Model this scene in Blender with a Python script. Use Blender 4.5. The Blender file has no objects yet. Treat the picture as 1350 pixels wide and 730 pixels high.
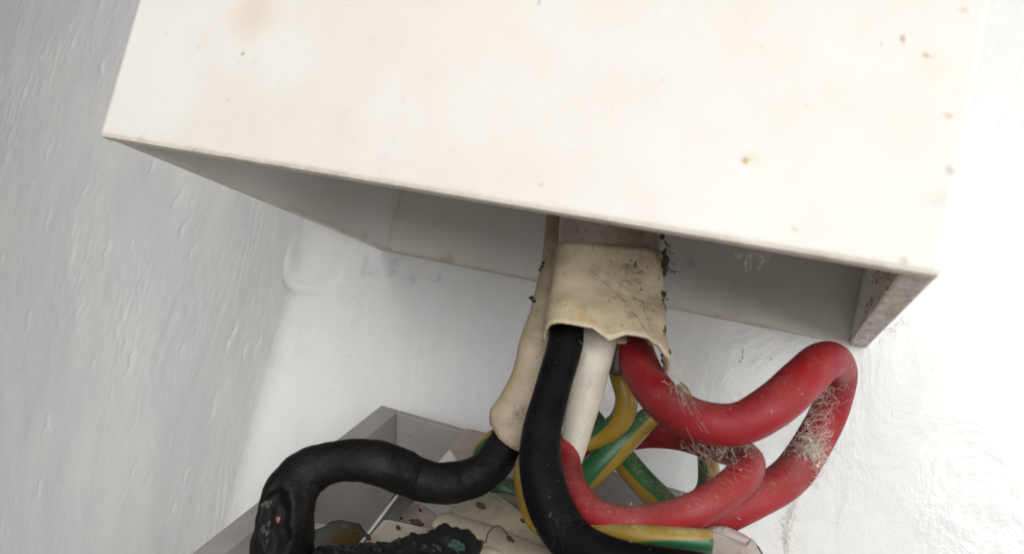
import bpy, bmesh, math, random
import numpy as np
from mathutils import Vector, Matrix, noise as mn

random.seed(7)
S = bpy.context.scene
COL = S.collection

# ------------------------------------------------------------------ camera
F = 1043.0; CX, CY = 675.0, 365.0            # focal length and centre of the 1350 x 730 photograph
D_ = Vector((.332, .166, .928)).normalized()
X_ = Vector((.914, .185, -.36)); X_ = (X_ - D_ * X_.dot(D_)).normalized()
V_ = X_.cross(D_) * -1
if V_.y > 0: V_ = -V_
CAM = Vector((.0908, -.1515, -.0147))
def ray(px, py):
    c = Vector(((px - CX) / F, (py - CY) / F, 1.0))
    return Vector((c.dot(X_), c.dot(D_), c.dot(V_)))
def P(px, py, off):
    """point seen at pixel px, py standing `off` millimetres off the wall"""
    d = ray(px, py)
    return CAM + d * ((-off * .001 - CAM.y) / d.y)
def depth(p):
    return (p - CAM).dot(Vector((X_.z, D_.z, V_.z)))

cd = bpy.data.cameras.new('camera'); cam = bpy.data.objects.new('camera', cd); COL.objects.link(cam)
cx = Vector((X_.x, D_.x, V_.x)); cy = -Vector((X_.y, D_.y, V_.y)); cz = -Vector((X_.z, D_.z, V_.z))
m = Matrix((cx, cy, cz)).transposed().to_4x4(); m.translation = CAM
cam.matrix_world = m
cd.sensor_width = 36; cd.lens = 36 * F / 1350; cd.clip_start = .005; cd.clip_end = 10
cd.dof.use_dof = True; cd.dof.focus_distance = .128; cd.dof.aperture_fstop = 42
S.camera = cam

# ------------------------------------------------------------------ light
w = bpy.data.worlds.new('World'); S.world = w; w.use_nodes = True
bg = w.node_tree.nodes['Background']; bg.inputs[0].default_value = (1, .99, .965, 1); bg.inputs[1].default_value = .185
def area(name, loc, target, size, power, color):
    l = bpy.data.lights.new(name, 'AREA'); l.shape = 'SQUARE'; l.size = size; l.energy = power; l.color = color
    o = bpy.data.objects.new(name, l); COL.objects.link(o); o.location = loc
    o.rotation_euler = (Vector(target) - Vector(loc)).to_track_quat('-Z', 'Y').to_euler()
    return o
area('window_light', (.40, -.60, .10), (.04, -.01, -.01), .34, 3.05, (1, .99, .975))
area('grazing_fill_light', (.80, -.30, -.03), (.04, -.01, -.01), .34, 1.5, (.97, .985, 1))  # added grazing lamp, brightens the right of the wall; no doorway is known
area('room_light', (.05, -.70, .10), (.04, -.01, -.01), .34, 1.35, (1, .985, .965))
area('left_glint_light', (-.22, -.50, .35), (-.04, 0, -.01), .16, .34, (1, .99, .97))  # added lamp on the left for glints on the paint; no window is known
area('low_fill_light', (.25, -.50, -.40), (.04, -.01, -.01), .34, .28, (1, .98, .95))  # added fill lamp from below, brightens the downward lip of the cover
S.view_settings.view_transform = 'Standard'; S.view_settings.look = 'None'
S.view_settings.exposure = 0; S.view_settings.gamma = 1; S.view_settings.use_curve_mapping = False
S.render.engine = 'CYCLES'
S.cycles.use_denoising = True
S.cycles.max_bounces = 8

# ------------------------------------------------------------------ material helpers
class N:
    def __init__(s, name):
        s.m = bpy.data.materials.new(name); s.m.use_nodes = True
        s.t = s.m.node_tree; s.b = s.t.nodes['Principled BSDF']
        s.tc = s.t.nodes.new('ShaderNodeTexCoord')
    def put(s, sock, v):
        if isinstance(v, bpy.types.NodeSocket): s.t.links.new(v, sock)
        elif isinstance(v, (tuple, list)) and len(v) == 3 and sock.type == 'RGBA': sock.default_value = (*v, 1)
        else: sock.default_value = v
    def node(s, typ, ins=None, out=0, **kw):
        n = s.t.nodes.new(typ)
        for k, v in kw.items(): setattr(n, k, v)
        for k, v in (ins or {}).items(): s.put(n.inputs[k], v)
        return n.outputs[out]
    @property
    def obj(s): return s.tc.outputs['Object']
    @property
    def uv(s): return s.tc.outputs['UV']
    def scale(s, v, sc, rot=(0, 0, 0)):
        return s.node('ShaderNodeMapping', {'Vector': v, 'Scale': sc, 'Rotation': rot})
    def noise(s, scale, detail=4, rough=.55, vec=None, dist=0, col=False):
        return s.node('ShaderNodeTexNoise', {'Vector': vec or s.obj, 'Scale': scale, 'Detail': detail, 'Roughness': rough, 'Distortion': dist}, 1 if col else 0)
    def ramp(s, v, a, b, lo=0., hi=1., smooth=True):
        return s.node('ShaderNodeMapRange', {0: v, 1: a, 2: b, 3: lo, 4: hi}, interpolation_type='SMOOTHSTEP' if smooth else 'LINEAR')
    def math(s, op, a, b=0.):
        return s.node('ShaderNodeMath', {0: a, 1: b}, operation=op)
    def mix(s, f, a, b):
        n = s.t.nodes.new('ShaderNodeMix'); n.data_type = 'RGBA'
        s.put(n.inputs[0], f); s.put(n.inputs[6], a); s.put(n.inputs[7], b)
        return n.outputs[2]
    def vmath(s, op, a, b):
        return s.node('ShaderNodeVectorMath', {0: a, 1: b}, 1 if op == 'DISTANCE' else 0, operation=op)
    def spot(s, vec, c, r, soft=.5):
        return s.ramp(s.vmath('DISTANCE', vec, tuple(c)), r * (1 - soft), r * (1 + soft), 1., 0.)
    def bump(s, h, strength=.3, dist=.0005, prev=None):
        ins = {'Height': h, 'Strength': strength, 'Distance': dist}
        if prev is not None: ins['Normal'] = prev
        return s.node('ShaderNodeBump', ins)
    def up(s):
        g = s.node('ShaderNodeNewGeometry', None, 1)
        return s.node('ShaderNodeSeparateXYZ', {0: g}, 2)
    def set(s, **kw):
        names = {'color': 'Base Color', 'rough': 'Roughness', 'normal': 'Normal', 'metal': 'Metallic', 'spec': 'Specular IOR Level',
                 'alpha': 'Alpha', 'trans': 'Transmission Weight', 'sss': 'Subsurface Weight', 'coat': 'Coat Weight'}
        for k, v in kw.items(): s.put(s.b.inputs[names[k]], v)
        return s

def jitter(n, amount, scale):
    """object coordinates wobbled by noise, for stains with uneven outlines"""
    c = n.noise(scale, 3, .6, col=True)
    off = n.node('ShaderNodeVectorMath', {0: c, 1: (.5, .5, .5)}, operation='SUBTRACT')
    sc = n.node('ShaderNodeVectorMath', {0: off, 'Scale': amount}, operation='SCALE')
    return n.node('ShaderNodeVectorMath', {0: n.obj, 1: sc}, operation='ADD')

def wall_material():
    n = N('gloss_paint')
    st = n.scale(n.obj, (1, 1, .75), (0, .18, 0))
    c = n.mix(n.ramp(n.noise(22, 4), .35, .7), (.76, .765, .765), (.82, .82, .815))
    c = n.mix(n.ramp(n.noise(110, 5, .7, st), .5, .75, 0, .35), c, (.66, .665, .665))
    j = jitter(n, .012, 160)
    # grey-blue smears of old paint just below the cover
    for px, py, r in ((545, 362, .0022), (490, 352, .0016), (520, 350, .0016), (575, 360, .0012)):
        c = n.mix(n.math('MULTIPLY', n.spot(j, P(px, py, 0), r, .7), .45), c, (.42, .52, .60))
    for px, py, r in ((80, 246, .0011), (1015, 470, .0006), (985, 470, .0005), (1045, 560, .0006), (1180, 540, .0004)):
        c = n.mix(n.math('MULTIPLY', n.spot(j, P(px, py, 0), r, .4), .75), c, (.16, .22, .28))
    sp = n.ramp(n.noise(900, 2, .5), .74, .78)
    c = n.mix(n.math('MULTIPLY', sp, .35), c, (.35, .36, .36))
    b = n.bump(n.noise(260, 5, .65, st, 1.5), .13, .0005)
    b = n.bump(n.noise(60, 5, .6, st, 2.5), .2, .0014, b)
    b = n.bump(n.noise(900, 3, .6), .12, .0003, b)
    return n.set(color=c, rough=n.ramp(n.noise(40, 3), .3, .7, .14, .27), normal=b).m

W_ = .1
def cover_material():
    n = N('white_pvc')
    j = jitter(n, .0022, 420)
    c = n.mix(n.ramp(n.noise(45, 5, .65), .3, .7), (.715, .675, .615), (.765, .74, .70))
    c = n.mix(n.math('MULTIPLY', n.ramp(n.noise(700, 3, .6), .66, .74), .25), c, (.5, .46, .40))
    c = n.mix(n.math('MULTIPLY', n.ramp(n.noise(150, 6, .75, n.scale(n.obj, (1, 1, .4), (0, .5, 0))), .60, .72), .16), c, (.52, .50, .46))
    Yf = 75.9
    # rust and fly spots with their soft stains
    for px, py, r, s, k, col in ((335, 18, .0046, .9, .5, (.66, .47, .30)), (985, 211, .0004, .4, .95, (.40, .22, .08)), (988, 208, .0010, .8, .35, (.75, .55, .30)),
            (320, 72, .0004, .4, .75, (.35, .18, .10)), (1190, 50, .0005, .4, .8, (.42, .26, .14)), (1188, 58, .0003, .3, .7, (.4, .25, .15)), (1160, 58, .0003, .4, .7, (.45, .28, .18)),
            (1222, 75, .0005, .4, .8, (.48, .26, .10)), (1226, 90, .0018, .9, .35, (.85, .62, .42)), (1268, 12, .0006, .8, .6, (.62, .40, .22)), (1218, 118, .0004, .5, .7, (.45, .26, .12)),
            (1250, 148, .0005, .5, .6, (.55, .36, .2)), (713, 243, .0004, .4, .6, (.40, .38, .32)), (712, 3, .0004, .4, .6, (.35, .35, .33)), (600, 198, .0004, .5, .5, (.5, .48, .44)),
            (1252, 228, .0007, .6, .7, (.35, .33, .30)), (1235, 262, .0012, .9, .35, (.5, .48, .42)), (875, 105, .0004, .5, .35, (.5, .48, .46)), (1063, 135, .0004, .5, .45, (.5, .46, .40)),
            (1110, 190, .0005, .6, .3, (.6, .58, .55)), (1050, 304, .0004, .5, .6, (.42, .36, .28)), (1188, 345, .0006, .6, .7, (.45, .36, .24)), (300, 130, .0003, .5, .5, (.5, .42, .32)),
            (147, 122, .0011, .9, .35, (.6, .52, .44)), (185, 186, .0012, .8, .5, (.40, .36, .30)), (996, 330, .0007, .6, .4, (.55, .5, .45)), (440, 90, .0003, .5, .3, (.5, .48, .46))):
        c = n.mix(n.math('MULTIPLY', n.spot(j, P(px, py, Yf), r * .62, s), k * .8), c, col)
    # grime on the inner faces and the cut edge
    for px, py, off, r, k, col in ((320, 240, 60, .0011, .7, (.50, .40, .16)), (410, 272, 40, .0008, .6, (.5, .42, .2)), (477, 310, 12, .0012, .5, (.5, .44, .25)), (590, 343, 2, .0016, .6, (.55, .46, .25)),
            (375, 230, 60, .0004, .9, (.30, .03, .03)), (364, 262, 55, .0004, .9, (.05, .04, .04)), (384, 229, 60, .0004, .8, (.1, .06, .05)), (1046, 340, 70, .0006, .8, (.35, .08, .05)),
            (440, 244, 65, .0009, .6, (.80, .79, .75)), (967, 414, 2, .0018, .4, (.62, .56, .46)), (913, 345, 2, .0008, .4, (.3, .28, .26))):
        c = n.mix(n.math('MULTIPLY', n.spot(j, P(px, py, off), r, .6), k), c, col)
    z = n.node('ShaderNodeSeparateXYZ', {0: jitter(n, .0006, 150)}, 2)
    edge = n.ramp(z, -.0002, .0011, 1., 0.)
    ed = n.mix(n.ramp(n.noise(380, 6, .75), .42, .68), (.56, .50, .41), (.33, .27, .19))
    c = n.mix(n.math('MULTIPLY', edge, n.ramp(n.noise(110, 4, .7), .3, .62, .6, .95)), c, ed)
    xx = n.node('ShaderNodeSeparateXYZ', {0: jitter(n, .0008, 300)}, 0)
    lip = n.math('MULTIPLY', n.math('MULTIPLY', n.ramp(xx, W_ - .0036, W_ - .0029), n.ramp(z, .0016, .0004)), n.ramp(n.node('ShaderNodeSeparateXYZ', {0: n.obj}, 1), -.0757, -.0745))
    crust = n.mix(n.ramp(n.noise(520, 6, .8, n.scale(n.obj, (1, .35, 1)), 1.0), .36, .62), (.27, .19, .11), (.66, .60, .51))
    c = n.mix(n.math('MULTIPLY', lip, n.ramp(n.noise(140, 4, .7), .3, .6, .45, .95)), c, crust)
    b = n.bump(n.noise(900, 3, .6), .06, .0002)
    b = n.bump(n.noise(600, 5, .8), n.math('MULTIPLY', lip, .8), .0006, b)
    b = n.bump(n.noise(60, 3, .5), .12, .0008, b)
    return n.set(color=c, rough=.42, normal=b).m

def rubber(name, base, dark, dust=.5, rough=.45, bumpy=.12, dustcol=(.50, .43, .36), spec=.32):
    n = N(name)
    c = n.mix(n.ramp(n.noise(90, 4), .35, .7), base, dark)
    up = n.ramp(n.up(), -.1, .95)
    fine = n.ramp(n.noise(2600, 3, .7), .52, .72)
    patch = n.ramp(n.noise(120, 4, .6), .36, .66)
    c = n.mix(n.math('MULTIPLY', n.math('MULTIPLY', n.math('ADD', up, .12), patch), n.math('MULTIPLY', n.math('ADD', fine, .35), dust)), c, dustcol)
    sp = n.ramp(n.noise(2200, 2, .5), .735, .76)
    c = n.mix(n.math('MULTIPLY', sp, min(1, dust * .8)), c, (.62, .52, .46))
    b = n.bump(n.noise(1400, 3, .6), bumpy, .0002)
    b = n.bump(n.noise(170, 3, .5), bumpy * 1.6, .0006, b)
    return n.set(color=c, rough=n.ramp(n.noise(200, 3), .3, .7, rough - .06, rough + .14), normal=b, spec=spec).m

def earth_material(phase=0.):
    """green and yellow striped insulation; stripes run along the wire"""
    n = N('green_yellow_insulation')
    u = n.node('ShaderNodeSeparateXYZ', {0: n.uv}, 0)
    s = n.math('SINE', n.math('MULTIPLY', n.math('ADD', u, phase), 2 * math.pi))
    g = n.mix(n.ramp(n.noise(150, 4), .3, .7), (.012, .085, .030), (.020, .115, .036))
    y = n.mix(n.ramp(n.noise(150, 4), .3, .7), (.25, .155, .014), (.31, .205, .026))
    c = n.mix(n.ramp(n.math('ADD', s, n.ramp(n.noise(90, 2), 0, 1, -.12, .12)), -.05, .12), g, y)
    up = n.ramp(n.up(), .1, .95)
    du = n.math('MULTIPLY', n.math('MULTIPLY', up, n.ramp(n.noise(150, 4, .6), .36, .6)), n.ramp(n.noise(2600, 3, .7), .42, .62, .1, .7))
    c = n.mix(du, c, (.50, .44, .34))
    return n.set(color=c, rough=.4, normal=n.bump(n.noise(900, 3), .1, .0003)).m

def sheath_material(name, base, alt, dirt, k=1., extra=(), soot=(), wrinkle=0.):
    n = N(name)
    j = jitter(n, .003, 500)
    c = n.mix(n.ramp(n.noise(130, 5, .6), .35, .68), base, alt)
    c = n.mix(n.ramp(n.noise(320, 6, .72), .56, .72, 0, .75 * k), c, dirt)
    st = n.scale(n.obj, (1, 1, .25), (0, -.5, 0))
    c = n.mix(n.ramp(n.noise(420, 4, .6, st), .60, .70, 0, .55 * k), c, (.16, .13, .10))
    c = n.mix(n.ramp(n.noise(1300, 2, .5), .69, .72, 0, .8 * k), c, (.04, .035, .03))
    for p, r, s, kk, col in extra:
        c = n.mix(n.math('MULTIPLY', n.spot(j, p, r, s), kk), c, col)
    fleck = n.ramp(n.noise(1000, 6, .8, dist=2.5), .55, .63)
    for p, r, k_ in soot:
        m_ = n.spot(j, p, r, .95)
        c = n.mix(n.math('MULTIPLY', m_, n.math('MULTIPLY', n.math('ADD', n.math('MULTIPLY', fleck, .85), n.ramp(n.noise(350, 4, .7), .4, .7, .08, .5)), k_ * .85)), c, (.040, .034, .027))
    b = n.bump(n.noise(500, 5, .65), .25, .0004)
    b = n.bump(n.noise(110, 3), .25, .001, b)
    if wrinkle: b = n.bump(n.noise(75, 2, .5, n.scale(n.obj, (1, 1, 1.5), (0, .9, 0)), 3.0), wrinkle, .0016, b)
    return n.set(color=c, rough=.5, normal=b).m

def plastic(name, a, b_, dirt, rough=.45, k=.6, trans=0., sss=0.):
    n = N(name)
    c = n.mix(n.ramp(n.noise(100, 4), .35, .7), a, b_)
    c = n.mix(n.ramp(n.noise(260, 6, .7), .57, .75, 0, k), c, dirt)
    c = n.mix(n.ramp(n.noise(1000, 2, .5), .70, .73, 0, min(1, k * 1.3)), c, (.06, .045, .035))
    n.set(color=c, rough=rough, normal=n.bump(n.noise(700, 4, .6), .12, .0003))
    if trans: n.set(trans=trans)
    if sss:
        n.set(sss=sss); n.b.inputs['Subsurface Radius'].default_value = (1, .8, .7); n.b.inputs['Subsurface Scale'].default_value = .002
    return n.m

def simple(name, color, rough=.6, metal=0., bump=0., scale=800, alt=None):
    n = N(name)
    c = n.mix(n.ramp(n.noise(scale * .4, 4, .6), .35, .65), color, alt or tuple(x * .7 for x in color))
    n.set(color=c, rough=rough, metal=metal)
    if bump: n.set(normal=n.bump(n.noise(scale, 5, .7), bump, .0006))
    return n.m

# ------------------------------------------------------------------ mesh helpers
def link_mesh(name, verts, faces, mat, parent=None, uvs=None, smooth=True, auto=None):
    me = bpy.data.meshes.new(name); me.from_pydata([tuple(v) for v in verts], [], faces)
    if uvs is not None:
        l = me.uv_layers.new(name='UVMap')
        li = np.empty(len(me.loops), dtype=np.int32); me.loops.foreach_get('vertex_index', li)
        uu = np.array(uvs, dtype=np.float32)[li]
        l.data.foreach_set('uv', uu.ravel())
    if smooth: me.polygons.foreach_set('use_smooth', [True] * len(me.polygons))
    me.materials.append(mat); me.update()
    o = bpy.data.objects.new(name, me); COL.objects.link(o)
    if parent: o.parent = parent; o.matrix_parent_inverse = parent.matrix_world.inverted() if False else Matrix()
    return o
def bm_obj(name, bm, mat, parent=None, smooth=False):
    me = bpy.data.meshes.new(name); bmesh.ops.recalc_face_normals(bm, faces=bm.faces); bm.to_mesh(me); bm.free()
    if smooth: me.polygons.foreach_set('use_smooth', [True] * len(me.polygons))
    me.materials.append(mat)
    o = bpy.data.objects.new(name, me); COL.objects.link(o)
    if parent: o.parent = parent
    return o
def thing(name, label, cat, group=None):
    o = bpy.data.objects.new(name, None); COL.objects.link(o); o.empty_display_size = .01
    o['label'] = label; o['category'] = cat
    if group: o['group'] = group
    return o
def tag(o, label, cat, group=None):
    o['label'] = label; o['category'] = cat
    if group: o['group'] = group
    return o

def spline(pts, step=.0006):
    """Catmull-Rom through rows of numbers, resampled evenly; first three numbers are xyz"""
    a = np.array(pts, float)
    a = np.vstack([2 * a[0] - a[1], a, 2 * a[-1] - a[-2]])
    out = []
    for i in range(1, len(a) - 2):
        p0, p1, p2, p3 = a[i - 1:i + 3]
        d = [max(np.linalg.norm((q - p)[:3]), 1e-6) ** .5 for p, q in ((p0, p1), (p1, p2), (p2, p3))]
        t0 = 0; t1 = d[0]; t2 = t1 + d[1]; t3 = t2 + d[2]
        k = 40
        for s in range(k):
            t = t1 + (t2 - t1) * s / k
            A1 = (t1 - t) / (t1 - t0) * p0 + (t - t0) / (t1 - t0) * p1
            A2 = (t2 - t) / (t2 - t1) * p1 + (t - t1) / (t2 - t1) * p2
            A3 = (t3 - t) / (t3 - t2) * p2 + (t - t2) / (t3 - t2) * p3
            B1 = (t2 - t) / (t2 - t0) * A1 + (t - t0) / (t2 - t0) * A2
            B2 = (t3 - t) / (t3 - t1) * A2 + (t - t1) / (t3 - t1) * A3
            out.append((t2 - t) / (t2 - t1) * B1 + (t - t1) / (t2 - t1) * B2)
    out.append(a[-2])
    o = np.array(out)
    L = np.r_[0, np.cumsum(np.linalg.norm(np.diff(o[:, :3], axis=0), axis=1))]
    n = max(4, int(L[-1] / step)); q = np.linspace(0, L[-1], n)
    return np.stack([np.interp(q, L, o[:, c]) for c in range(o.shape[1])], 1)

def frames(c):
    """tangent, side, other for each centre-line point, rotation minimising; side starts towards the camera's right"""
    t = np.gradient(c, axis=0); t /= np.linalg.norm(t, axis=1)[:, None]
    s = np.array(cx) - t[0] * np.dot(np.array(cx), t[0]); s /= np.linalg.norm(s)
    S_, B_ = [], []
    for i in range(len(c)):
        s = s - t[i] * np.dot(s, t[i]); s /= np.linalg.norm(s)
        S_.append(s.copy()); B_.append(np.cross(t[i], s))
    return t, np.array(S_), np.array(B_)

def px_rows(rows):
    """rows of (px, py, mm off the wall, width in px) -> xyz, radius in metres"""
    out = []
    for px, py, off, wpx in rows:
        p = P(px, py, off); out.append((*p, wpx * .5 * depth(p) / F))
    return out

def tube(name, rows, mat, parent=None, sides=28, step=.0006, lump=0., lscale=300, twist=0., caps=True, world=False, fine=0.):
    a = spline(rows if world else px_rows(rows), step)
    c, r = a[:, :3], a[:, 3]
    t, s, b = frames(c)
    V, UV = [], []
    for i in range(len(c)):
        for k in range(sides + 1):
            th = 2 * math.pi * (k % sides) / sides
            d = s[i] * math.cos(th) + b[i] * math.sin(th)
            rr = r[i]
            p = c[i] + d * rr
            if lump:
                q = Vector((p[0] * .8 + p[2] * .6, p[1] * .75 + p[0] * .4, p[2] * .8 - p[1] * .55 - p[0] * .2)) * lscale
                rr *= 1 + lump * mn.noise(q) + fine * mn.noise(q * 3.1 + Vector((3, 1, 7)))
                p = c[i] + d * rr
            V.append(p); UV.append((k / sides + twist * i / len(c), i * step))
    w_ = sides + 1; Fc = []
    for i in range(len(c) - 1):
        for k in range(sides):
            Fc.append((i * w_ + k, i * w_ + k + 1, (i + 1) * w_ + k + 1, (i + 1) * w_ + k))
    if caps:
        for i, sg in ((0, 1), (len(c) - 1, -1)):
            V.append(c[i] - t[i] * r[i] * .25 * sg); UV.append((0, 0)); q = len(V) - 1
            for k in range(sides):
                e = (i * w_ + k + 1, i * w_ + k, q)
                Fc.append(e if sg > 0 else e[::-1])
    return link_mesh(name, V, Fc, mat, parent, UV), (c, r, t, s, b)

def sleeve(name, rows, mat, parent=None, flat=.6, thick=.0006, sides=40, rag=0., rag_f=5, seed=1, step=.0006, roll=None, power=2.4, lump=.03, depth_r=None, hem=None, back_hem=0):
    """open flattened tube with a wall thickness; rag = unevenness of the last ring (metres)"""
    a = spline(px_rows(rows), step); c, r = a[:, :3], a[:, 3]
    t, s, b = frames(c)
    if roll:
        s, b = s * math.cos(roll) + b * math.sin(roll), b * math.cos(roll) - s * math.sin(roll)
    V, Fc = [], []
    n = len(c)
    for layer in (0, 1):
        for i in range(n):
            for k in range(sides):
                th = 2 * math.pi * k / sides
                ct, st = math.cos(th), math.sin(th)
                ex = math.copysign(abs(ct) ** (2 / power), ct); ey = math.copysign(abs(st) ** (2 / power), st)
                rd = depth_r if depth_r else r[i] * flat
                dx, dy = r[i] - layer * thick, rd - layer * thick
                f = min(1, max(0, (i - n + 9) / 8))
                j = rag * f * (mn.noise(Vector((math.cos(th) * rag_f * .5, math.sin(th) * rag_f * .5, seed * 7.1))) * 1.2 + .5 * mn.noise(Vector((k * .45, seed, .3))))
                if hem: j += f * (np.interp(ex, [h[0] for h in hem], [h[1] for h in hem]) if ey > -.35 or not back_hem else back_hem) * depth(Vector(c[i])) / F
                p = c[i] + s[i] * ex * dx + b[i] * ey * dy + t[i] * j
                if lump:
                    p = p + (s[i] * ex + b[i] * ey) * r[i] * lump * mn.noise(Vector(p * 260))
                V.append(p)
    for layer in (0, 1):
        o = layer * n * sides
        for i in range(n - 1):
            for k in range(sides):
                q = (o + i * sides + k, o + i * sides + (k + 1) % sides, o + (i + 1) * sides + (k + 1) % sides, o + (i + 1) * sides + k)
                Fc.append(q if not layer else q[::-1])
    for i, fl in ((0, 0), (n - 1, 1)):
        for k in range(sides):
            q = (i * sides + k, i * sides + (k + 1) % sides, (n + i) * sides + (k + 1) % sides, (n + i) * sides + k)
            Fc.append(q if fl else q[::-1])
    return link_mesh(name, V, Fc, mat, parent)

def box_bm(lo, hi, bev=.0004, seg=2):
    bm = bmesh.new()
    bmesh.ops.create_cube(bm, size=1)
    for v in bm.verts:
        v.co = Vector([lo[i] + (v.co[i] + .5) * (hi[i] - lo[i]) for i in range(3)])
    if bev: bmesh.ops.bevel(bm, geom=bm.edges[:], offset=bev, segments=seg, affect='EDGES', profile=.6)
    return bm
def slab(name, pts, back, mat, parent=None, bev=.0005, seg=2):
    """plate with the given front outline (world points), `back` = vector through its thickness"""
    bm = bmesh.new()
    f = bm.faces.new([bm.verts.new(p) for p in pts])
    ex = bmesh.ops.extrude_face_region(bm, geom=[f])
    bmesh.ops.translate(bm, verts=[v for v in ex['geom'] if isinstance(v, bmesh.types.BMVert)], vec=back)
    if bev: bmesh.ops.bevel(bm, geom=bm.edges[:], offset=bev, segments=seg, affect='EDGES', profile=.6)
    return bm_obj(name, bm, mat, parent)

def hairs(name, strands, mat, parent=None, stuff=True):
    """strands: list of (list of points, radius); thin three-sided tubes in one mesh"""
    V, Fc = [], []
    for pts, r in strands:
        c = np.array([tuple(p) for p in pts], float)
        if len(c) < 2: continue
        t = np.gradient(c, axis=0)
        o = len(V)
        for i in range(len(c)):
            ti = t[i] / (np.linalg.norm(t[i]) + 1e-12)
            a = np.cross(ti, (.3, .5, .81)); a /= np.linalg.norm(a) + 1e-12; bb = np.cross(ti, a)
            for k in range(3):
                th = k * 2.0944; V.append(c[i] + (a * math.cos(th) + bb * math.sin(th)) * r)
        for i in range(len(c) - 1):
            for k in range(3):
                Fc.append((o + i * 3 + k, o + i * 3 + (k + 1) % 3, o + i * 3 + 3 + (k + 1) % 3, o + i * 3 + 3 + k))
    ob = link_mesh(name, V, Fc, mat, parent)
    if stuff: ob['kind'] = 'stuff'
    return ob
def wander(p, d, n, step, curl):
    p = Vector(p); d = Vector(d).normalized(); out = [p.copy()]
    for _ in range(n):
        d = (d + Vector((random.gauss(0, curl), random.gauss(0, curl), random.gauss(0, curl)))).normalized()
        p = p + d * step; out.append(p.copy())
    return out
def sag(a, b, drop, n=14, wob=.0):
    a, b = Vector(a), Vector(b); out = []
    for i in range(n + 1):
        f = i / n
        out.append(a.lerp(b, f) + Vector((random.gauss(0, wob), random.gauss(0, wob), -4 * drop * f * (1 - f))))
    return out
def crumbs(name, items, mat, parent=None):
    """irregular little lumps in one mesh; items: (centre, size, stretch vector)"""
    bm = bmesh.new()
    for c, r, st in items:
        g = bmesh.ops.create_icosphere(bm, subdivisions=1, radius=1)
        k = random.random() * 50
        for v in g['verts']:
            q = v.co * (1 + .55 * mn.noise(v.co * 1.7 + Vector((k, k, k))))
            v.co = Vector(c) + Vector((q.x * st[0], q.y * st[1], q.z * st[2])) * r
    o = bm_obj(name, bm, mat, parent); o['kind'] = 'stuff'
    return o
def dust_on(name, geo, mat, parent, count, lo=0., hi=1., size=.0007, upb=-.2):
    """fluff fibres lying on a cable"""
    c, r, t, s, b = geo; st = []
    for _ in range(count):
        i = int((lo + (hi - lo) * random.random()) * (len(c) - 1)); th = random.random() * 6.283
        d = s[i] * math.cos(th) + b[i] * math.sin(th)
        if d[2] < upb or d[1] > .5: continue
        p = c[i] + d * (r[i] * 1.01)
        e = Vector((random.gauss(0, 1), random.gauss(0, 1), random.gauss(0, 1)))
        e = (e - Vector(d) * e.dot(Vector(d)) * .85)
        st.append((wander(p, e, random.randint(2, 5), size * random.uniform(.25, .6), .5), random.uniform(.000015, .00004)))
    return hairs(name, st, mat, parent)

from mathutils.bvhtree import BVHTree
def surface(*obs):
    trees = []
    for o in obs:
        me = o.data
        trees.append(BVHTree.FromPolygons([v.co.copy() for v in me.vertices], [tuple(p.vertices) for p in me.polygons]))
    def hit(px, py, lift=0., fallback=55):
        d = ray(px, py).normalized(); best = None
        for t in trees:
            h = t.ray_cast(CAM, d)
            if h[0] is not None and (best is None or h[3] < best[1]): best = (h[0], h[3])
        p = best[0] if best else P(px, py, fallback)
        return p - d * lift
    return hit
def path_hits(hit, pts, lift, n=5, wob=.00006):
    out = []
    for (x0, y0), (x1, y1) in zip(pts, pts[1:]):
        for i in range(n):
            f = i / n; out.append(hit(x0 + (x1 - x0) * f, y0 + (y1 - y0) * f, lift) + Vector((random.gauss(0, wob), 0, random.gauss(0, wob))))
    return out

# ------------------------------------------------------------------ setting: the painted wall with its blunt corner
# the wall turns back at a blunt corner, steeper just past it, and flattens further left
CORNER_X = -.0165
PU = np.arange(0, -.8, -.0005)
PA = np.radians(np.interp(-PU, [0, .007, .030, .085, .8], [0, 32, 31, 18, 15]))
PX = CORNER_X + np.r_[0, np.cumsum(-np.cos(PA[:-1]) * .0005)]; PY = np.r_[0, np.cumsum(np.sin(PA[:-1]) * .0005)]
def on_wall(px, py):
    """wall point (u along the surface from the corner, z) seen at a pixel"""
    p = P(px, py, 0)
    if p.x > CORNER_X: return p.x - CORNER_X, p.z
    d = ray(px, py); lo, hi = 0., 3.
    for _ in range(50):               # march the sight line onto the bent profile
        k = (lo + hi) / 2; q = CAM + d * k
        if q.y > np.interp(-q.x, -PX, PY): hi = k
        else: lo = k
    q = CAM + d * lo
    return float(np.interp(-q.x, -PX, PU)), q.z
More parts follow.
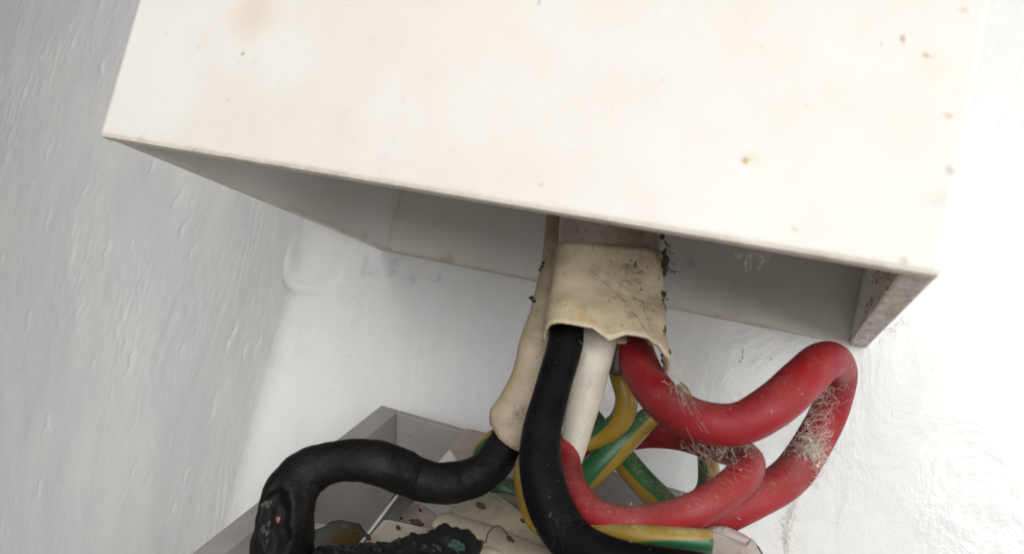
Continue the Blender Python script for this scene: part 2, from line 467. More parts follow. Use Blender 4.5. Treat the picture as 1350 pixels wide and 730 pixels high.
def build_wall():
    def prof(u):                       # u = distance along the wall surface from the corner, to the right positive
        if u >= 0: return CORNER_X + u, 0., 0.
        return float(np.interp(-u, -PU, PX)), float(np.interp(-u, -PU, PY)), float(np.interp(-u, -PU, PA))
    us = np.r_[np.linspace(-.75, -.34, 40, endpoint=False), np.linspace(-.34, -.12, 330, endpoint=False), np.linspace(-.12, .02, 380, endpoint=False), np.linspace(.02, .16, 240, endpoint=False), np.linspace(.16, .5, 30)]
    zs = np.r_[np.linspace(-.40, -.15, 30, endpoint=False), np.linspace(-.15, .13, 380, endpoint=False), np.linspace(.13, .42, 30)]
    # drips and runs left in the paint: pixel, half length mm, half width mm, lean, height mm
    runs = []
    for px, py, ln, wd, lean, h in ((306, 440, 5, 1.3, .25, .55), (232, 262, 4, 1.4, .3, .40), (238, 300, 3.5, 1.2, .4, .40), (132, 90, 4, 1.8, -.5, .5), (250, 330, 3, 1., .25, .3), (100, 410, 6, 1.3, .1, .3),
                                 (140, 330, 5, 1.3, -.2, .35), (60, 200, 7, 1.6, .1, .35), (35, 420, 6, 1.5, -.1, .3), (95, 60, 7, 1.4, .15, .35), (170, 480, 6, 1.2, .2, .25), (60, 560, 5, 1.3, .0, .25), (320, 460, 3, 1., .2, .3),
                                 (60, 290, 6, 1.4, -.15, .35), (30, 120, 8, 1.6, .2, .4), (110, 250, 4, 1.2, .3, .3), (180, 380, 4, 1.1, -.3, .3), (280, 540, 5, 1.1, .1, .22), (200, 220, 4, 1.2, .35, .3), (160, 420, 5, 1.2, .3, .25)):
        u, z = on_wall(px, py); runs.append((u, z, ln * .001, wd * .001, lean, h * .001))
    ring = on_wall(405, 335)
    rg = random.Random(21)
    for _ in range(150):
        u = rg.uniform(-.30, -.004); z = rg.uniform(-.11, .11); k = 1 + max(0, -u - .04) * 6
        runs.append((u, z, k * rg.uniform(1.2, 4.5) * .001, k * rg.uniform(.35, .9) * .001, rg.gauss(.1, .35), rg.uniform(-.16, .30) * .001))
    for _ in range(40):               # short cross strokes low down
        u = rg.uniform(-.25, -.004); z = rg.uniform(-.10, -.02); k = 1 + max(0, -u - .04) * 6
        runs.append((u, z, rg.uniform(.4, .8) * .001, k * rg.uniform(2, 5) * .001, 0, rg.uniform(-.12, .16) * .001))
    extra = np.zeros((len(zs), len(us)))
    for ru, rz, ln, wd, lean, hh in runs:
        zi = np.where(np.abs(zs - rz) < 2 * ln)[0]
        if not len(zi): continue
        Z = zs[zi][:, None]; U = us[None, :]
        dx = (U - ru - lean * (Z - rz) - .0008 * np.sin(Z * 900) + .0008 * np.sin(rz * 900)) / wd
        extra[zi] += hh * np.exp(-np.clip(dx * dx * 1.2, 0, 60)) * np.exp(-((Z - rz) / ln) ** 2 * 1.5)
    extra[:, us > .012] = 0
    V = []
    for iz, z in enumerate(zs):
        for iu, u in enumerate(us):
            x, y, a = prof(u)
            left = min(1., max(0., (.012 - u) / .02))
            wob = mn.noise(Vector((u * 32, z * 32, 5)))
            h = .00040 * mn.noise(Vector((u * 28, z * 22, 3))) + (.10 + .16 * left) * .001 * mn.noise(Vector((u * 70 + z * 20, z * 50, 9)))
            v1 = mn.noise(Vector((u * 210 + z * 40 + 2.2 * wob, z * 85 + 2 * wob, 1)))
            v2 = mn.noise(Vector((u * 380 - z * 90 + 2.5 * wob, z * 200 - u * 60, 2)))
            h1 = mn.noise(Vector((u * 60 + 1.5 * wob, z * 300 + u * 30 + 1.5 * wob, 7)))
            wv = max(0, mn.noise(Vector((u * 15, z * 20, 12))) * 1.6 + .40 + 4 * z)
            wh = max(0, mn.noise(Vector((u * 13, z * 18, 31))) * 1.6 + .05 - 5 * z)
            h += (.10 + .90 * left) * (wv * (.00030 * abs(v1) + .00012 * v2) + wh * .00018 * h1)
            h += .00003 * mn.noise(Vector((u * 900, z * 900, 4)))
            h += float(extra[iz, iu])
            d = math.hypot((u - ring[0]) / 1.25, z - ring[1])
            if d < .02:
                an = math.atan2(z - ring[1], u - ring[0])
                h += .0013 * math.exp(-((d - .0078) / .0014) ** 2) * max(0, .2 - .8 * math.sin(an + .35))
            V.append((x - math.sin(a) * h, y - math.cos(a) * h + .0006, z))
    nu = len(us); Fc = []
    for i in range(len(zs) - 1):
        for k in range(nu - 1):
            Fc.append((i * nu + k, i * nu + k + 1, (i + 1) * nu + k + 1, (i + 1) * nu + k))
    o = link_mesh('wall', V, Fc, wall_material()); o['kind'] = 'structure'
    return o
build_wall()

# ------------------------------------------------------------------ the white cover, open at the bottom
W, DP, HT = .1, .0759, .17
pvc = cover_material()
cover = thing('cable_cover', 'white open bottomed plastic cover box with rust spots, fixed to the wall above the cables', 'cable cover')
def panel(name, lo, hi, bev=.0004, cuts=0, chips=0.):
    bm = box_bm(lo, hi, bev)
    return bm_obj(name, bm, pvc, cover)
panel('front_panel', (0, -DP, 0), (W, -DP + .002, HT), .0006)
panel('side_panel', (0, -DP + .002, .0002), (.003, -.002, HT))
panel('side_panel', (W - .003, -DP + .002, .0002), (W, -.002, HT))
panel('back_panel', (0, -.002, .0001), (W, -.0001, HT))
panel('added_top_cap', (.003, -DP + .002, HT - .002), (W - .003, -.002, HT))  # unseen cap, added to keep light out of the cover
fluff = simple('grey_fluff', (.50, .44, .36), .9)
black_soot = simple('soot', (.012, .011, .010), .85, alt=(.03, .025, .02))
it = []
for _ in range(12):
    y = random.uniform(-.072, -.004)
    it.append(((W - .003 + random.uniform(-.0004, .0026), y, random.uniform(-.0001, .0008)), random.uniform(.00010, .00030), (1.2, 2.2, .5)))
for _ in range(16):
    it.append(((W - .0033, random.uniform(-.07, -.035), random.uniform(.0005, .005)), random.uniform(.0002, .0005), (.4, 1.3, 1)))
grime = simple('grime', (.55, .49, .40), .9, alt=(.42, .34, .24), bump=.5)
crumbs('grime_crust', it, grime, cover)
st = []
for _ in range(22):
    p = (W - .0032, random.uniform(-.070, -.03), random.uniform(0, .006))
    st.append((wander(p, (-.3, random.gauss(0, 1), random.gauss(0, 1)), 6, .0006, .5), .000025))
for _ in range(26):
    p = (W + .0002, random.uniform(-.05, -.02), random.uniform(-.0008, .0004))
    st.append((wander(p, (random.gauss(.4, .4), random.gauss(0, 1), random.gauss(-.3, .6)), 6, .0004, .7), .000014))
for px in (1000, 985, 1010):
    for _ in range(7):
        p = P(px + random.gauss(0, 8), 336 + random.gauss(0, 3), 73)
        st.append((wander(p, (random.gauss(0, 1), 0, random.gauss(0, 1)), 5, .0003, .7), .00002))
hairs('dust_fluff', st, fluff, cover)

# ------------------------------------------------------------------ the tipped open junction box below
tray = thing('junction_box', 'grey plastic junction box, open and tipped forward, below the white cover', 'junction box')
T0 = P(503, 533, 13.5)
TR = Vector((1, 0, 0)); TL = Vector((0, -.894, -.447)); TU = Vector((0, -.447, .894))
def TP(x, l, u): return T0 + TR * x + TL * l + TU * u
tgrey = plastic('grey_box_plastic', (.35, .33, .32), (.30, .283, .278), (.30, .26, .22), .4, .35)
def tray_wall(name, lo, hi, parent=tray, mat=tgrey, bev=.0004):
    bm = box_bm(lo, hi, bev)
    for v in bm.verts: v.co = TP(*v.co)
    return bm_obj(name, bm, mat, parent)
TW, TLN, TH = .064, .085, .026
tray_wall('side_wall', (0, 0, -TH), (.0040, TLN, 0))
tray_wall('back_wall', (.0040, 0, -TH), (TW - .003, .0013, 0))
tray_wall('side_wall', (TW - .003, 0, -TH), (TW, TLN, -.001))
tray_wall('floor_panel', (.0040, .0013, -TH), (TW - .003, TLN - .002, -TH + .002))
tray_wall('front_wall', (.0040, TLN - .002, -TH), (TW - .003, TLN, -.001))

# connector pieces inside it
pinkish = plastic('milky_plastic', (.42, .36, .33), (.38, .32, .295), (.36, .29, .24), .35, .4, sss=.3)
creamy = plastic('cream_plastic', (.48, .43, .34), (.42, .37, .30), (.30, .24, .17), .5, .75)
B = Vector((.25, .9, -.35)).normalized()
def outline(rows): return [P(*r) for r in rows]
blk = thing('connector_block', 'milky connector block with a cut corner, at the back of the grey box', 'connector')
slab('block_body', outline([(612, 562, 20), (652, 571, 20), (720, 596, 20), (716, 660, 30), (640, 650, 30), (574, 612, 27), (590, 590, 24)]), B * .006, pinkish, blk, .0008)
slab('block_lip', outline([(574, 611, 29), (592, 590, 26), (601, 606, 27), (640, 634, 30), (620, 634, 31)]), B * .0015, plastic('pale_milky_plastic', (.74, .68, .66), (.68, .62, .6), (.5, .42, .38), .3, .3, sss=.3), blk, .0005)

blk2 = thing('connector_block', 'milky connector block with a rounded corner, where the green and yellow wire ends', 'connector')
slab('block_body', outline([(927, 692, 52), (948, 690, 52), (958, 691, 52), (990, 706, 52), (998, 716, 52), (1003, 775, 55), (920, 775, 55)]), Vector((.1, .9, -.25)) * .011, pinkish, blk2, .0012, 3)
slab('block_lip', outline([(936, 700, 53.2), (944, 700, 53.2), (982, 719, 53.2), (985, 770, 55.5), (934, 770, 55.5)]), Vector((.1, .9, -.25)) * .001, pinkish, blk2, .0004, 2)

plate = thing('cream_plate', 'two stepped cream plastic plates specked with dirt, above the charred cable end', 'plastic plate')
slab('upper_plate', outline([(531, 662, 40), (552, 661, 39), (566, 672, 39), (590, 702, 41), (606, 716, 43), (560, 760, 52), (470, 760, 54), (508, 690, 44)]), B * .0022, plastic('pale_pink_plate', (.42, .36, .32), (.38, .33, .28), (.28, .2, .14), .5, .7), plate, .0004)
slab('lower_plate', outline([(504, 684, 47), (512, 684, 47), (577, 698, 48), (640, 770, 58), (450, 770, 58), (462, 735, 55)]), B * .002, plastic('pale_cream_plate', (.47, .41, .355), (.42, .37, .31), (.30, .22, .15), .5, .7), plate, .0004)
clip = thing('plastic_strip', 'thin clear plastic divider edge standing in the grey box left of the cream plates', 'divider')
def ribbon(name, rows, thick, mat, parent):
    return slab(name, outline(rows), Vector((.0, thick, 0)), mat, parent, .0001, 1)
clearp = plastic('clear_grey_plastic', (.12, .12, .115), (.09, .09, .085), (.07, .06, .05), .25, .4)
ribbon('divider_edge', [(521, 652, 44), (524, 653, 44), (470, 724, 53), (466, 724, 53)], .0006, plastic('worn_clear_edge', (.62, .6, .56), (.55, .53, .5), (.4, .36, .3), .3, .3), clip)
ribbon('divider_sheet', [(524, 640, 41), (555, 650, 41), (480, 735, 53), (470, 735, 53)], .0004, clearp, clip)
boss = thing('scorched_boss', 'scorched brown moulded lump on the floor of the grey box', 'scorched lump')
bm = bmesh.new(); bmesh.ops.create_uvsphere(bm, u_segments=24, v_segments=14, radius=1)
c0 = P(448, 716, 42)
for v in bm.verts:
    q = v.co * (1 + .25 * mn.noise(v.co * 1.8)); v.co = c0 + cx * q.x * .0054 + cy * q.y * .0030 + cz * q.z * .003
nb = N('scorched_plastic')
cb = nb.mix(nb.spot(jitter(nb, .003, 400), P(455, 716, 45), .0030, .5), (.075, .075, .068), (.060, .036, .012))
cb = nb.mix(nb.ramp(nb.noise(500, 4, .7), .58, .72), cb, (.16, .13, .06)); nb.set(color=cb, rough=.75, spec=.15, normal=nb.bump(nb.noise(900, 4), .4, .0005))
bm_obj('melted_lump', bm, nb.m, boss, True)
slab('pale_flange', outline([(412, 688, 38), (428, 690, 38), (447, 700, 39), (425, 712, 40), (418, 726, 42), (405, 722, 42), (409, 700, 40)]), B * .001, plastic('grey_flange', (.50, .48, .45), (.45, .43, .41), (.3, .27, .24), .5, .5), boss, .0003)

# offcut of cream sheath lying across the box
cut_m = sheath_material('dirty_cream_sheath', (.43, .39, .295), (.38, .34, .25), (.28, .22, .14), .8)
off_ = thing('sheath_offcut', 'flattened offcut of dirty cream sheath lying across the grey box under black cables', 'cable sheath')
sleeve('sheath_wall', [(583, 686, 52, 42), (620, 700, 54, 50), (665, 718, 57, 54), (720, 742, 62, 58), (770, 770, 66, 60)], cut_m, off_, .45, .0008, 36, power=2.0, lump=.05)
slab('sheath_flap', outline([(590, 664, 46), (640, 652, 45), (652, 648, 45), (690, 676, 50), (740, 708, 56), (775, 740, 60), (740, 750, 60), (640, 700, 54), (592, 676, 50)]), B * .0012, cut_m, off_, .0004)
slab('lower_flap', outline([(652, 646, 42), (690, 655, 43), (740, 690, 49), (790, 740, 55), (740, 745, 55), (690, 690, 48)]), B * .0012, plastic('shaded_tan_sheath', (.29, .25, .20), (.25, .22, .17), (.2, .16, .12), .55, .7), off_, .0003)  # same sheath in a darker colour, shade painted into this flap
slab('corner_piece', outline([(624, 722, 60), (646, 720, 60), (690, 738, 62), (690, 760, 63), (622, 760, 62)]), B * .002, creamy, off_, .0004)
it = []
for px, py, o_, s_ in ((633, 665, 49, .0005), (636, 667, 49, .0004), (672, 709, 61, .0004), (676, 712, 61, .0003), (632, 716, 61, .0006), (634, 714, 61, .0004), (690, 686, 51.5, .0004), (548, 688, 46, .0006), (553, 690, 46, .0006), (544, 686, 46, .0004), (556, 691, 46, .0004), (551, 686, 46, .0004),
                       (554, 672, 41, .0003), (528, 682, 44, .0003), (484, 706, 52, .0005), (487, 710, 52, .0003), (525, 695, 49, .0004), (486, 719, 55, .0003)):
    it.append((P(px, py, o_ + .4), s_, (1.2, .6, .8)))
crumbs('soot_crumb', it, simple('brown_soot', (.05, .03, .018), .9, alt=(.02, .014, .01)), off_)
st = [([P(x, y, 62.5) for x, y in ((640, 715), (643, 703), (650, 694), (657, 692), (664, 697), (670, 706), (676, 712))], .00009)]
hairs('dark_thread', st, black_soot, off_)

# ------------------------------------------------------------------ cables
red_m = rubber('red_insulation', (.275, .013, .018), (.225, .010, .014), .34, .46)
blk_m = rubber('black_insulation', (.003, .0038, .0052), (.0045, .0055, .0065), .08, .5, spec=.09, dustcol=(.18, .175, .16))
blk2_m = rubber('scorched_black_insulation', (.003, .0031, .0033), (.0065, .006, .0055), .07, .55, .6, spec=.2, dustcol=(.13, .12, .11))
dust_m = simple('pale_dust', (.68, .60, .52), .9)

# large red loop from the tape, out to the right and back
rc = thing('red_cable', 'long red cable looping out to the right beneath the corner of the white cover', 'cable', 'red insulated cables')
_, geo_r = tube('insulation', [(826, 405, 42, 48), (834, 450, 45, 49), (851, 497, 50, 52), (884, 536, 55, 55), (930, 557, 58, 56), (975, 558, 58, 56), (1020, 534, 57, 59), (1056, 502, 54, 58), (1082, 478, 50, 53), (1100, 476, 45, 47),
    (1106, 500, 39, 45), (1092, 545, 36, 48), (1068, 590, 37, 50), (1038, 630, 43, 52), (990, 660, 48, 50), (930, 690, 49, 48), (880, 712, 47, 46), (850, 740, 46, 46)], red_m, rc, lump=.022, lscale=140)
dust_on('dust_fibres', geo_r, dust_m, rc, 45, .12, .95, .0003, -.6)
# lower red loop
rl = thing('red_cable', 'red cable leaving the pale sheath, bent in a hairpin under the long red loop', 'cable', 'red insulated cables')
_, geo_l = tube('insulation', [(752, 580, 51, 30), (748, 600, 52, 34), (747, 622, 54, 42), (755, 650, 58, 46), (778, 676, 60, 47), (812, 689, 61, 47), (852, 689, 61, 47), (911, 674, 61, 47), (958, 646, 58, 47), (984, 619, 53, 46),
    (978, 600, 46, 42), (935, 586, 39, 38), (895, 575, 34, 36), (855, 572, 31, 36), (815, 578, 30, 35), (770, 588, 28, 34), (725, 615, 25, 34), (700, 660, 20, 34)], red_m, rl, lump=.022, lscale=140)
dust_on('dust_fibres', geo_l, dust_m, rl, 60, .02, .8, .0003, -.4)

# front black cable
bf = thing('black_cable', 'black cable hanging from the middle of the tape, curving right under the red one', 'cable', 'black insulated cables')
front_o, geo_b = tube('insulation', [(750, 390, 47, 44), (745, 453, 53, 47), (727, 517, 58, 47), (713, 577, 61, 53), (714, 622, 63, 58), (726, 668, 64, 61), (754, 712, 65, 62), (802, 738, 67, 62), (865, 751, 67, 62), (940, 764, 66, 62), (1010, 800, 62, 62)], blk_m, bf, lump=.02)
dust_on('dust_fibres', geo_b, simple('grey_dust', (.26, .26, .25), .9), bf, 40, .1, .8, .0002, -.9)
# left black cable, burnt
bl = thing('burnt_black_cable', 'thick burnt black cable bent over the grey box, split open with a charred end', 'cable', 'black insulated cables')
geo_o, geo_bl = tube('insulation', [(676, 560, 48, 46), (664, 590, 50, 50), (640, 620, 52, 51), (605, 634, 54, 54), (576, 636, 56, 54), (546, 629, 57, 56), (510, 614, 60, 60), (480, 607, 62, 58), (450, 607, 63, 55), (424, 613, 64, 57), (400, 626, 65, 63), (382, 652, 66, 71),
    (375, 690, 66, 77), (374, 735, 64, 80), (400, 775, 60, 70)], blk2_m, bl, sides=48, step=.0004, lump=.09, lscale=300, fine=.035)
# charred return of the same conductor
char_m = N('charred_insulation')
cc = char_m.mix(char_m.ramp(char_m.noise(500, 5, .7), .4, .7), (.0035, .0035, .004), (.009, .0085, .008))
jv = jitter(char_m, .002, 700)
for px, py, r, k in ((602, 718, .0013, .9), (606, 722, .0010, .9), (597, 712, .0008, .8), (584, 714, .0007, .35), (560, 716, .0006, .25), (592, 728, .0007, .5)):
    cc = char_m.mix(char_m.math('MULTIPLY', char_m.spot(jv, P(px, py, 70), r, .5), k), cc, (.035, .10, .08))
char_m.set(color=cc, rough=.45, spec=.25, normal=char_m.bump(char_m.noise(1100, 6, .8), .9, .0008))
char_o, _ = tube('charred_end', [(400, 770, 62, 60), (430, 752, 64, 56), (480, 742, 66, 46), (530, 731, 67, 40), (570, 718, 68, 40), (598, 716, 67, 42), (614, 720, 66, 36), (624, 724, 65, 24)], char_m.m, bl, sides=72, step=.00022, lump=.34, lscale=430, fine=.20)
on_char = surface(char_o)
it = []
for _ in range(26):
    f = random.random(); it.append((on_char(440 + 182 * f, 728 - 18 * f ** 2 + random.gauss(0, 5), 0, 66), random.uniform(.0001, .00032), (1.4, .8, .8)))
crumbs('char_crumb', it, black_soot, bl)
it = [(on_char(px + random.gauss(0, 2), py + random.gauss(0, 2), 0, 68), random.uniform(.00012, .0003), (1.3, .6, 1)) for px, py in ((602, 718), (606, 722), (598, 713), (594, 716), (603, 724), (608, 720), (600, 721)) for _ in range(3)]
crumbs('verdigris', it, simple('green_copper_crust', (.022, .065, .052), .95, alt=(.008, .026, .021)), bl)
# split in the burnt bend: raised lips, dark crack and a glint of copper
burnt = geo_o.data; cc_ = surface(geo_o)(360, 688)
for v in burnt.vertices:              # melted hollow sunk into the bend
    q = v.co - cc_; a_ = q.dot(cx) / .0019; b_ = q.dot(cy) / .0042
    e_ = math.hypot(a_, b_) + .25 * mn.noise(v.co * 700)
    if q.dot(cz) > -.004 and e_ < 1.5:
        k_ = 1 / (1 + math.exp((e_ - .85) * 9))
        v.co -= cz * (.0015 * k_ * (1 + .6 * mn.noise(v.co * 900))) - cz * .0004 * math.exp(-((e_ - 1.15) / .15) ** 2)
burnt.update()
in_hole = surface(geo_o)
it = [(in_hole(366 + random.gauss(0, 1.2), 686 + random.gauss(0, 3), .0001), random.uniform(.00014, .00026), (.8, .6, 1.3)) for _ in range(4)]
crumbs('exposed_copper', it, simple('copper', (.30, .12, .085), .5, .2), bl)
it = [(in_hole(351 + random.gauss(0, 3), 663 + random.gauss(0, 2.5), 0), random.uniform(.0002, .0004), (1, .6, 1)) for _ in range(7)] + [(in_hole(350 + random.gauss(0, 2), 700 + random.gauss(0, 7), 0), random.uniform(.0002, .0004), (.7, .6, 1.4)) for _ in range(6)]
crumbs('ash', it, simple('ashy_core', (.07, .06, .048), .85, alt=(.025, .022, .02)), bl)

# earth wires
e1m, e2m, e3m = earth_material(-.16), earth_material(.17), earth_material(.62)
E = 'green and yellow earth wires'
ew = thing('earth_wire', 'yellow and green wire leaving the tape beside the red cable, ending at the milky block', 'wire', E)
tube('insulation', [(812, 440, 41, 26), (816, 490, 43, 27), (826, 525, 43, 30), (818, 554, 42, 31), (790, 574, 41, 30), (750, 585, 42, 30), (712, 592, 47, 28), (692, 612, 52, 26), (694, 650, 56, 28), (715, 690, 60, 32), (765, 702, 61, 32), (830, 706, 63, 32), (885, 709, 63, 31), (938, 713, 62, 31)], e1m, ew, twist=1.0)
ew2 = thing('earth_wire', 'green wire with a yellow edge crossing behind the pale cable', 'wire', E)
tube('insulation', [(905, 512, 36, 22), (862, 545, 37, 28), (826, 577, 39, 36), (788, 614, 40, 38), (752, 645, 40, 36), (705, 652, 40, 32), (660, 640, 41, 30), (640, 615, 43, 30), (640, 588, 46, 28), (668, 570, 47, 24)], e2m, ew2, twist=.3)
ew3 = thing('earth_wire', 'dark green wire slanting down to the right behind the lower red hairpin', 'wire', E)
tube('insulation', [(740, 500, 30, 26), (778, 550, 31, 30), (818, 600, 33, 34), (862, 650, 35, 36), (900, 676, 37, 34), (930, 650, 36, 30), (934, 612, 33, 28), (925, 575, 28, 26), (900, 530, 26, 24)], e3m, ew3, twist=.1)

# ------------------------------------------------------------------ cream sheaths and the tape that binds them
main = thing('sheathed_cable', 'broad cream sheathed cable coming down out of the white cover, wrapped in dirty tape', 'cable', 'cream sheathed cables')
hold = bpy.data.materials.new('placeholder')
sh_up = sleeve('outer_sheath', [(822, 150, 36, 120), (812, 230, 42, 128), (805, 290, 46, 133), (803, 350, 49, 134)], hold, main, .50, .0009, 64, rag=.0004, power=4.6, lump=.016)
sh_tp = sleeve('tape_wrap', [(803, 334, 49.5, 138), (801, 365, 50, 143), (798, 405, 51, 152), (797, 435, 53, 159), (797, 452, 54, 163)], hold, main, .50, .0003, 140, rag=.00018, rag_f=4.2, seed=3, power=4.6, lump=.016,
       hem=((-1, 0), (-.8, 0), (-.45, 4), (-.2, 8), (-.07, 15), (-.03, 26), (.02, 24), (.05, 15), (.3, 13), (.62, 14), (.7, 20), (.8, 22), (.86, 30), (1, 38)), back_hem=-30)
on_tape = surface(sh_up, sh_tp)
ex = []
for px, py, rr, s_, k, col in ((845, 305, .0024, .9, .65, (.30, .23, .13)), (828, 312, .0016, .9, .5, (.36, .25, .12)), (868, 330, .0016, .8, .6, (.14, .12, .08)), (810, 300, .0012, .8, .3, (.34, .28, .18)),
                              (872, 400, .0012, .9, .5, (.22, .18, .12)), (770, 418, .0007, .7, .6, (.50, .28, .10)), (860, 445, .0018, .9, .5, (.25, .20, .14)), (745, 338, .0012, .8, .45, (.25, .21, .15)),
                              (765, 445, .0006, .7, .6, (.25, .18, .09)), (730, 400, .0010, .9, .35, (.30, .24, .16)), (800, 380, .0022, .9, .22, (.30, .25, .17)), (742, 436, .0009, .8, .4, (.28, .2, .1))):
    ex.append((on_tape(px, py), rr, s_, k, col))
soot = [(on_tape(px, py), r_, k_) for px, py, r_, k_ in ((836, 347, .0020, 1.), (815, 349, .0015, .9), (846, 353, .0011, 1.), (865, 318, .0022, .9), (868, 360, .0016, .8), (845, 304, .0022, .7), (864, 440, .0024, .7), (788, 346, .0012, .6),
        (742, 339, .0013, .5), (806, 324, .0010, .7), (862, 400, .0020, .5), (800, 308, .0008, .7), (722, 440, .0012, .35))]
for q in (((776, 355), (790, 366), (806, 382), (822, 396), (836, 413), (848, 430), (858, 446)), ((834, 372), (842, 390), (852, 418), (860, 440)), ((806, 364), (822, 368), (838, 374), (850, 379)), ((744, 434), (754, 441), (764, 450))):
    for (x0, y0), (x1, y1) in zip(q, q[1:]):
        for f in (0, .5): soot.append((on_tape(x0 + (x1 - x0) * f, y0 + (y1 - y0) * f), .0007, .45))
tape_m = sheath_material('cream_tape', (.47, .39, .265), (.40, .33, .22), (.27, .20, .12), .8, ex, soot, .28)
up_m = sheath_material('grey_cream_sheath', (.53, .48, .41), (.47, .42, .35), (.30, .24, .16), .9, ex, soot[:13])
sh_up.data.materials[0] = up_m; sh_tp.data.materials[0] = tape_m
bpy.data.materials.remove(hold)
hold = bpy.data.materials.new('placeholder')
left = thing('sheathed_cable', 'narrow cream sheathed cable left of the tape, cut where the burnt black cable leaves', 'cable', 'cream sheathed cables')
sh_l = sleeve('outer_sheath', [(760, 150, 34, 50), (754, 230, 38, 52), (747, 286, 42, 54), (743, 335, 45, 55), (732, 393, 47, 56), (714, 455, 49, 58), (702, 497, 50, 57), (682, 540, 51, 58), (664, 571, 51.5, 64)], hold, left, .8, .0011, 48, rag=.0004, rag_f=2, seed=11, power=2.8, lump=.04,
       hem=((-1, -18), (-.85, -12), (-.6, -2), (-.4, 2), (0, 8), (.4, 10), (1, 6)))
on_left = surface(sh_l)
soot_l = [(on_left(px, py), r_, k_) for px, py, r_, k_ in ((717, 345, .0012, 1.), (714, 356, .0010, .9), (720, 330, .0010, .7), (684, 549, .0008, .9), (677, 554, .0007, .9), (690, 541, .0006, .9), (670, 558, .0006, .8), (690, 480, .0010, .3), (672, 530, .0012, .3), (697, 476, .0003, .9), (692, 520, .0003, .9))]
ex_l = [(on_left(px, py), r_, .8, k_, col) for px, py, r_, k_, col in ((650, 560, .0012, .5, (.22, .13, .08)), (656, 570, .0010, .4, (.22, .13, .08)), (700, 440, .0014, .35, (.2, .15, .08)), (718, 380, .0012, .4, (.2, .15, .09)), (724, 310, .0014, .5, (.22, .17, .11)), (676, 500, .0010, .4, (.35, .25, .1)))]
sh_l.data.materials[0] = sheath_material('tan_sheath', (.40, .325, .225), (.34, .275, .19), (.22, .16, .09), .9, ex_l, soot_l, .25)
bpy.data.materials.remove(hold)
pale = thing('sheathed_cable', 'smooth pale cream sheathed cable behind the black cable, ending where the red core begins', 'cable', 'cream sheathed cables')
shw_m = sheath_material('pale_sheath', (.50, .46, .385), (.44, .40, .33), (.33, .28, .22), .6)
sleeve('outer_sheath', [(788, 385, 46, 62), (785, 440, 49, 60), (780, 475, 50, 53), (771, 520, 50, 47), (762, 560, 51, 40), (755, 592, 51.5, 33), (752, 602, 51.7, 31)], shw_m, pale, .8, .0008, 40, rag=.0004, rag_f=2, seed=5, hem=((-1, 0), (-.3, 2), (.4, 8), (1, 10)), power=2.2, lump=.015)
tube('dark_core', [(816, 420, 46, 26), (815, 470, 47, 26), (814, 492, 47, 24)], simple('brown_core', (.06, .045, .035), .6), main, sides=14)

# scratches, crumbs and frayed threads on the tape
st = []
for q, rr in ((((776, 355), (790, 366), (806, 382), (822, 396), (836, 413), (848, 430), (858, 446)), .000045), (((800, 366), (816, 366), (832, 372), (850, 378)), .00003), (((834, 372), (842, 390), (852, 418), (860, 440)), .00003),
              (((790, 296), (796, 312), (804, 326), (812, 335)), .00004), (((742, 434), (752, 440), (762, 448), (768, 455)), .00006)):
    st.append((path_hits(on_tape, q, -.00001), rr))
hairs('crease', st, simple('dirt_line', (.13, .095, .055), .9), main)
it = []
for cxp, cyp, n_, sx, sy, sz in ((838, 350, 6, 9, 4, .00018), (873, 312, 7, 1.5, 5, .00034), (876, 348, 16, 2.5, 12, .00032), (875, 388, 8, 2, 8, .00026), (877, 440, 5, 2, 8, .0002), (872, 476, 6, 4, 6, .0002)):
    for _ in range(n_):
        it.append((on_tape(random.gauss(cxp, sx * .6), random.gauss(cyp, sy * .6), 0, 51), sz * random.uniform(.4, 1.3), (random.uniform(.5, 1.2), .5, random.uniform(.7, 2.))))
it.append((P(882, 463, 54), .0004, (1, 1, 1)))
crumbs('soot_crumb', it, black_soot, main)
st = []
for px, py in ((876, 330), (876, 345), (879, 355), (874, 315), (876, 390), (874, 400)):
    for _ in range(3): st.append((wander(P(px, py, 51), (random.gauss(.5, .5), 0, random.gauss(-.3, .8)), 6, .0003, .6), .00005))
hairs('frayed_thread', st, black_soot, main)
it = []
for px, py, o_, s_ in ((715, 352, 46, .0004), (717, 347, 46, .0003), (713, 356, 46, .0003), (703, 394, 48, .0005), (701, 392, 48, .0004), (705, 397, 48, .0004)):
    it.append((on_left(px, py, 0, o_), s_, (1.2, .6, .7)))
crumbs('soot_crumb', it, simple('dark_crumb', (.03, .024, .018), .9), left)

# ------------------------------------------------------------------ cobwebs
web_m = N('dusty_web'); web_m.set(color=web_m.mix(web_m.ramp(web_m.noise(600, 3), .4, .6), (.80, .73, .64), (.70, .62, .52)), rough=.95); web_m = web_m.m
cw = thing('cobweb', 'dusty clump of cobweb caught on the right return of the long red cable', 'cobweb')
st = []
for _ in range(520):
    f = random.gauss(0, .42); px = 1066 - 14 * f + random.gauss(0, 9); py = 602 + 26 * f + random.gauss(0, 8)
    p = P(px, py, 41.6 + random.gauss(0, .8))
    st.append((wander(p, (random.gauss(0, 1), random.gauss(0, .3), random.gauss(0, 1)), random.randint(5, 12), .00028, .95), random.uniform(.000010, .000026)))
hairs('tangled_clump', st, web_m, cw)
it = []
for _ in range(60):
    f = random.gauss(0, .35); it.append((P(1068 - 14 * f + random.gauss(0, 7), 604 + 26 * f + random.gauss(0, 7), 41.4), random.uniform(.00012, .00035), (random.uniform(.6, 1.8), .4, random.uniform(.6, 1.8))))
crumbs('dust_flake', it, web_m, cw)
st = []
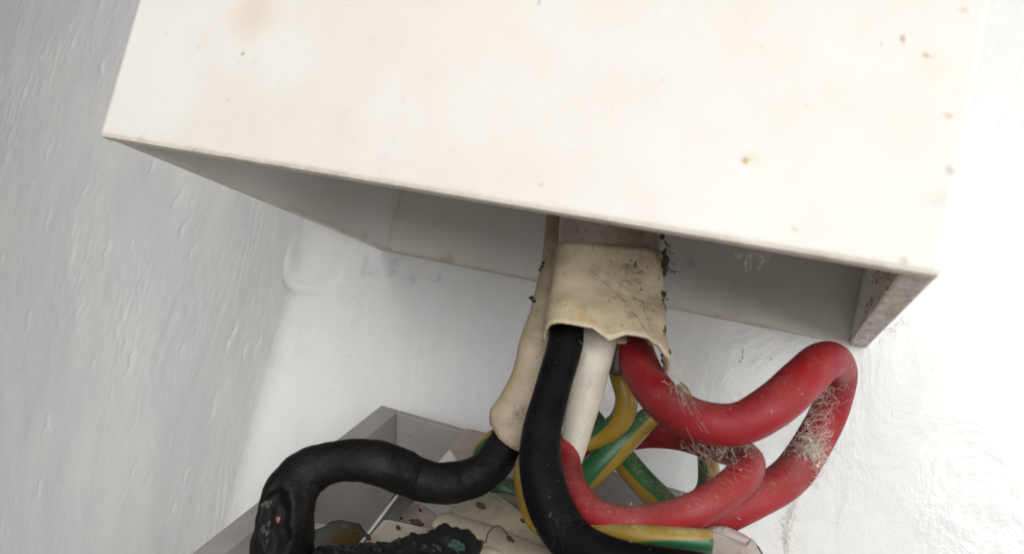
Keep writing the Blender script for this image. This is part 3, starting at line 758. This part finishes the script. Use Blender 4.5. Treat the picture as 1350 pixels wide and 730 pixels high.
for _ in range(60):     # sheet stretched between the two runs of the loop
    f = random.random()
    a = P(1040 + 45 * f + random.gauss(0, 4), 618 - 118 * f + random.gauss(0, 6), 42.5); b_ = P(1084 + 20 * f + random.gauss(0, 6), 600 - 95 * f + random.gauss(0, 12), 42)
    st.append((sag(a, b_, random.uniform(-.0012, .0018), 10, .00016), random.uniform(.000007, .000014)))
for _ in range(60):
    f = random.random()
    p = P(1050 + 45 * f + random.gauss(0, 10), 605 - 100 * f + random.gauss(0, 8), 42)
    st.append((wander(p, (random.gauss(0, 1), 0, random.gauss(0, 1)), 9, .0004, .6), random.uniform(.000008, .000016)))
hairs('web_sheet', st, web_m, cw)
st = []
for _ in range(16):     # tail hanging down
    x0 = random.gauss(1058, 7); pts = []
    for i in range(12):
        f = i / 11; pts.append(P(x0 + (1036 + random.gauss(0, 3) - x0) * min(1, f * 1.6) + random.gauss(0, 1.5), 625 + f * random.uniform(85, 135), 42 - 6 * f))
    st.append((pts, random.uniform(.00001, .000022)))
for _ in range(40):
    p = P(1040 + random.gauss(0, 5), random.uniform(650, 730), 40)
    st.append((wander(p, (random.gauss(0, .5), 0, -1), 6, .0005, .5), .000016))
hairs('hanging_strand', st, web_m, cw)

cw2 = thing('cobweb', 'fine matted cobweb between the upper red cable and the hairpin below it', 'cobweb')
st = []
for _ in range(46):
    p = P(random.gauss(955, 24), random.gauss(590, 6), 56)
    st.append((wander(p, (random.gauss(.4, 1), random.gauss(0, .3), random.gauss(-.2, .5)), random.randint(5, 14), .00030, .6), random.uniform(.000007, .000015)))
for _ in range(26):
    a = P(random.uniform(900, 980), random.uniform(578, 588), 58); b_ = P(random.uniform(930, 1000), random.uniform(600, 640), 60)
    st.append((sag(a, b_, .0005, 8, .00008), .000007))
hairs('matted_strand', st, web_m, cw2)
cw3 = thing('cobweb', 'thin cobweb strands slung from the right edge of the tape down onto the red cable', 'cobweb')
st = []
for _ in range(8):
    f = random.random()
    a = P(876 + random.gauss(0, 3), 440 + 50 * f, 55); b_ = P(895 + 40 * f + random.gauss(0, 8), 520 + 30 * random.random(), 60)
    st.append((sag(a, b_, random.uniform(0, .0008), 9, .00012), random.uniform(.000008, .000016)))
for _ in range(8):
    a = P(878, 455, 50); b_ = P(random.uniform(880, 960), random.uniform(540, 590), 62)
    st.append((sag(a, b_, .0005, 12, .00005), .000012))
for _ in range(30):
    p = P(random.gauss(893, 8), random.gauss(505, 16), 57)
    st.append((wander(p, (random.gauss(0, 1), 0, random.gauss(0, 1)), 6, .0003, .6), .000015))
hairs('slung_strand', st, web_m, cw3)

kink = thing('cobweb', 'small grey cobweb smeared over the bend of the front black cable', 'cobweb')
on_black = surface(front_o)
st = []
for _ in range(22):
    p = on_black(random.gauss(738, 9), random.gauss(688, 16), .0001, 64)
    st.append((wander(p, (random.gauss(0, .6), 0, random.gauss(0, 1)), random.randint(4, 9), .00040, .8), random.uniform(.000005, .000010)))
hairs('smeared_strand', st, simple('grey_web', (.12, .12, .115), .9), kink)
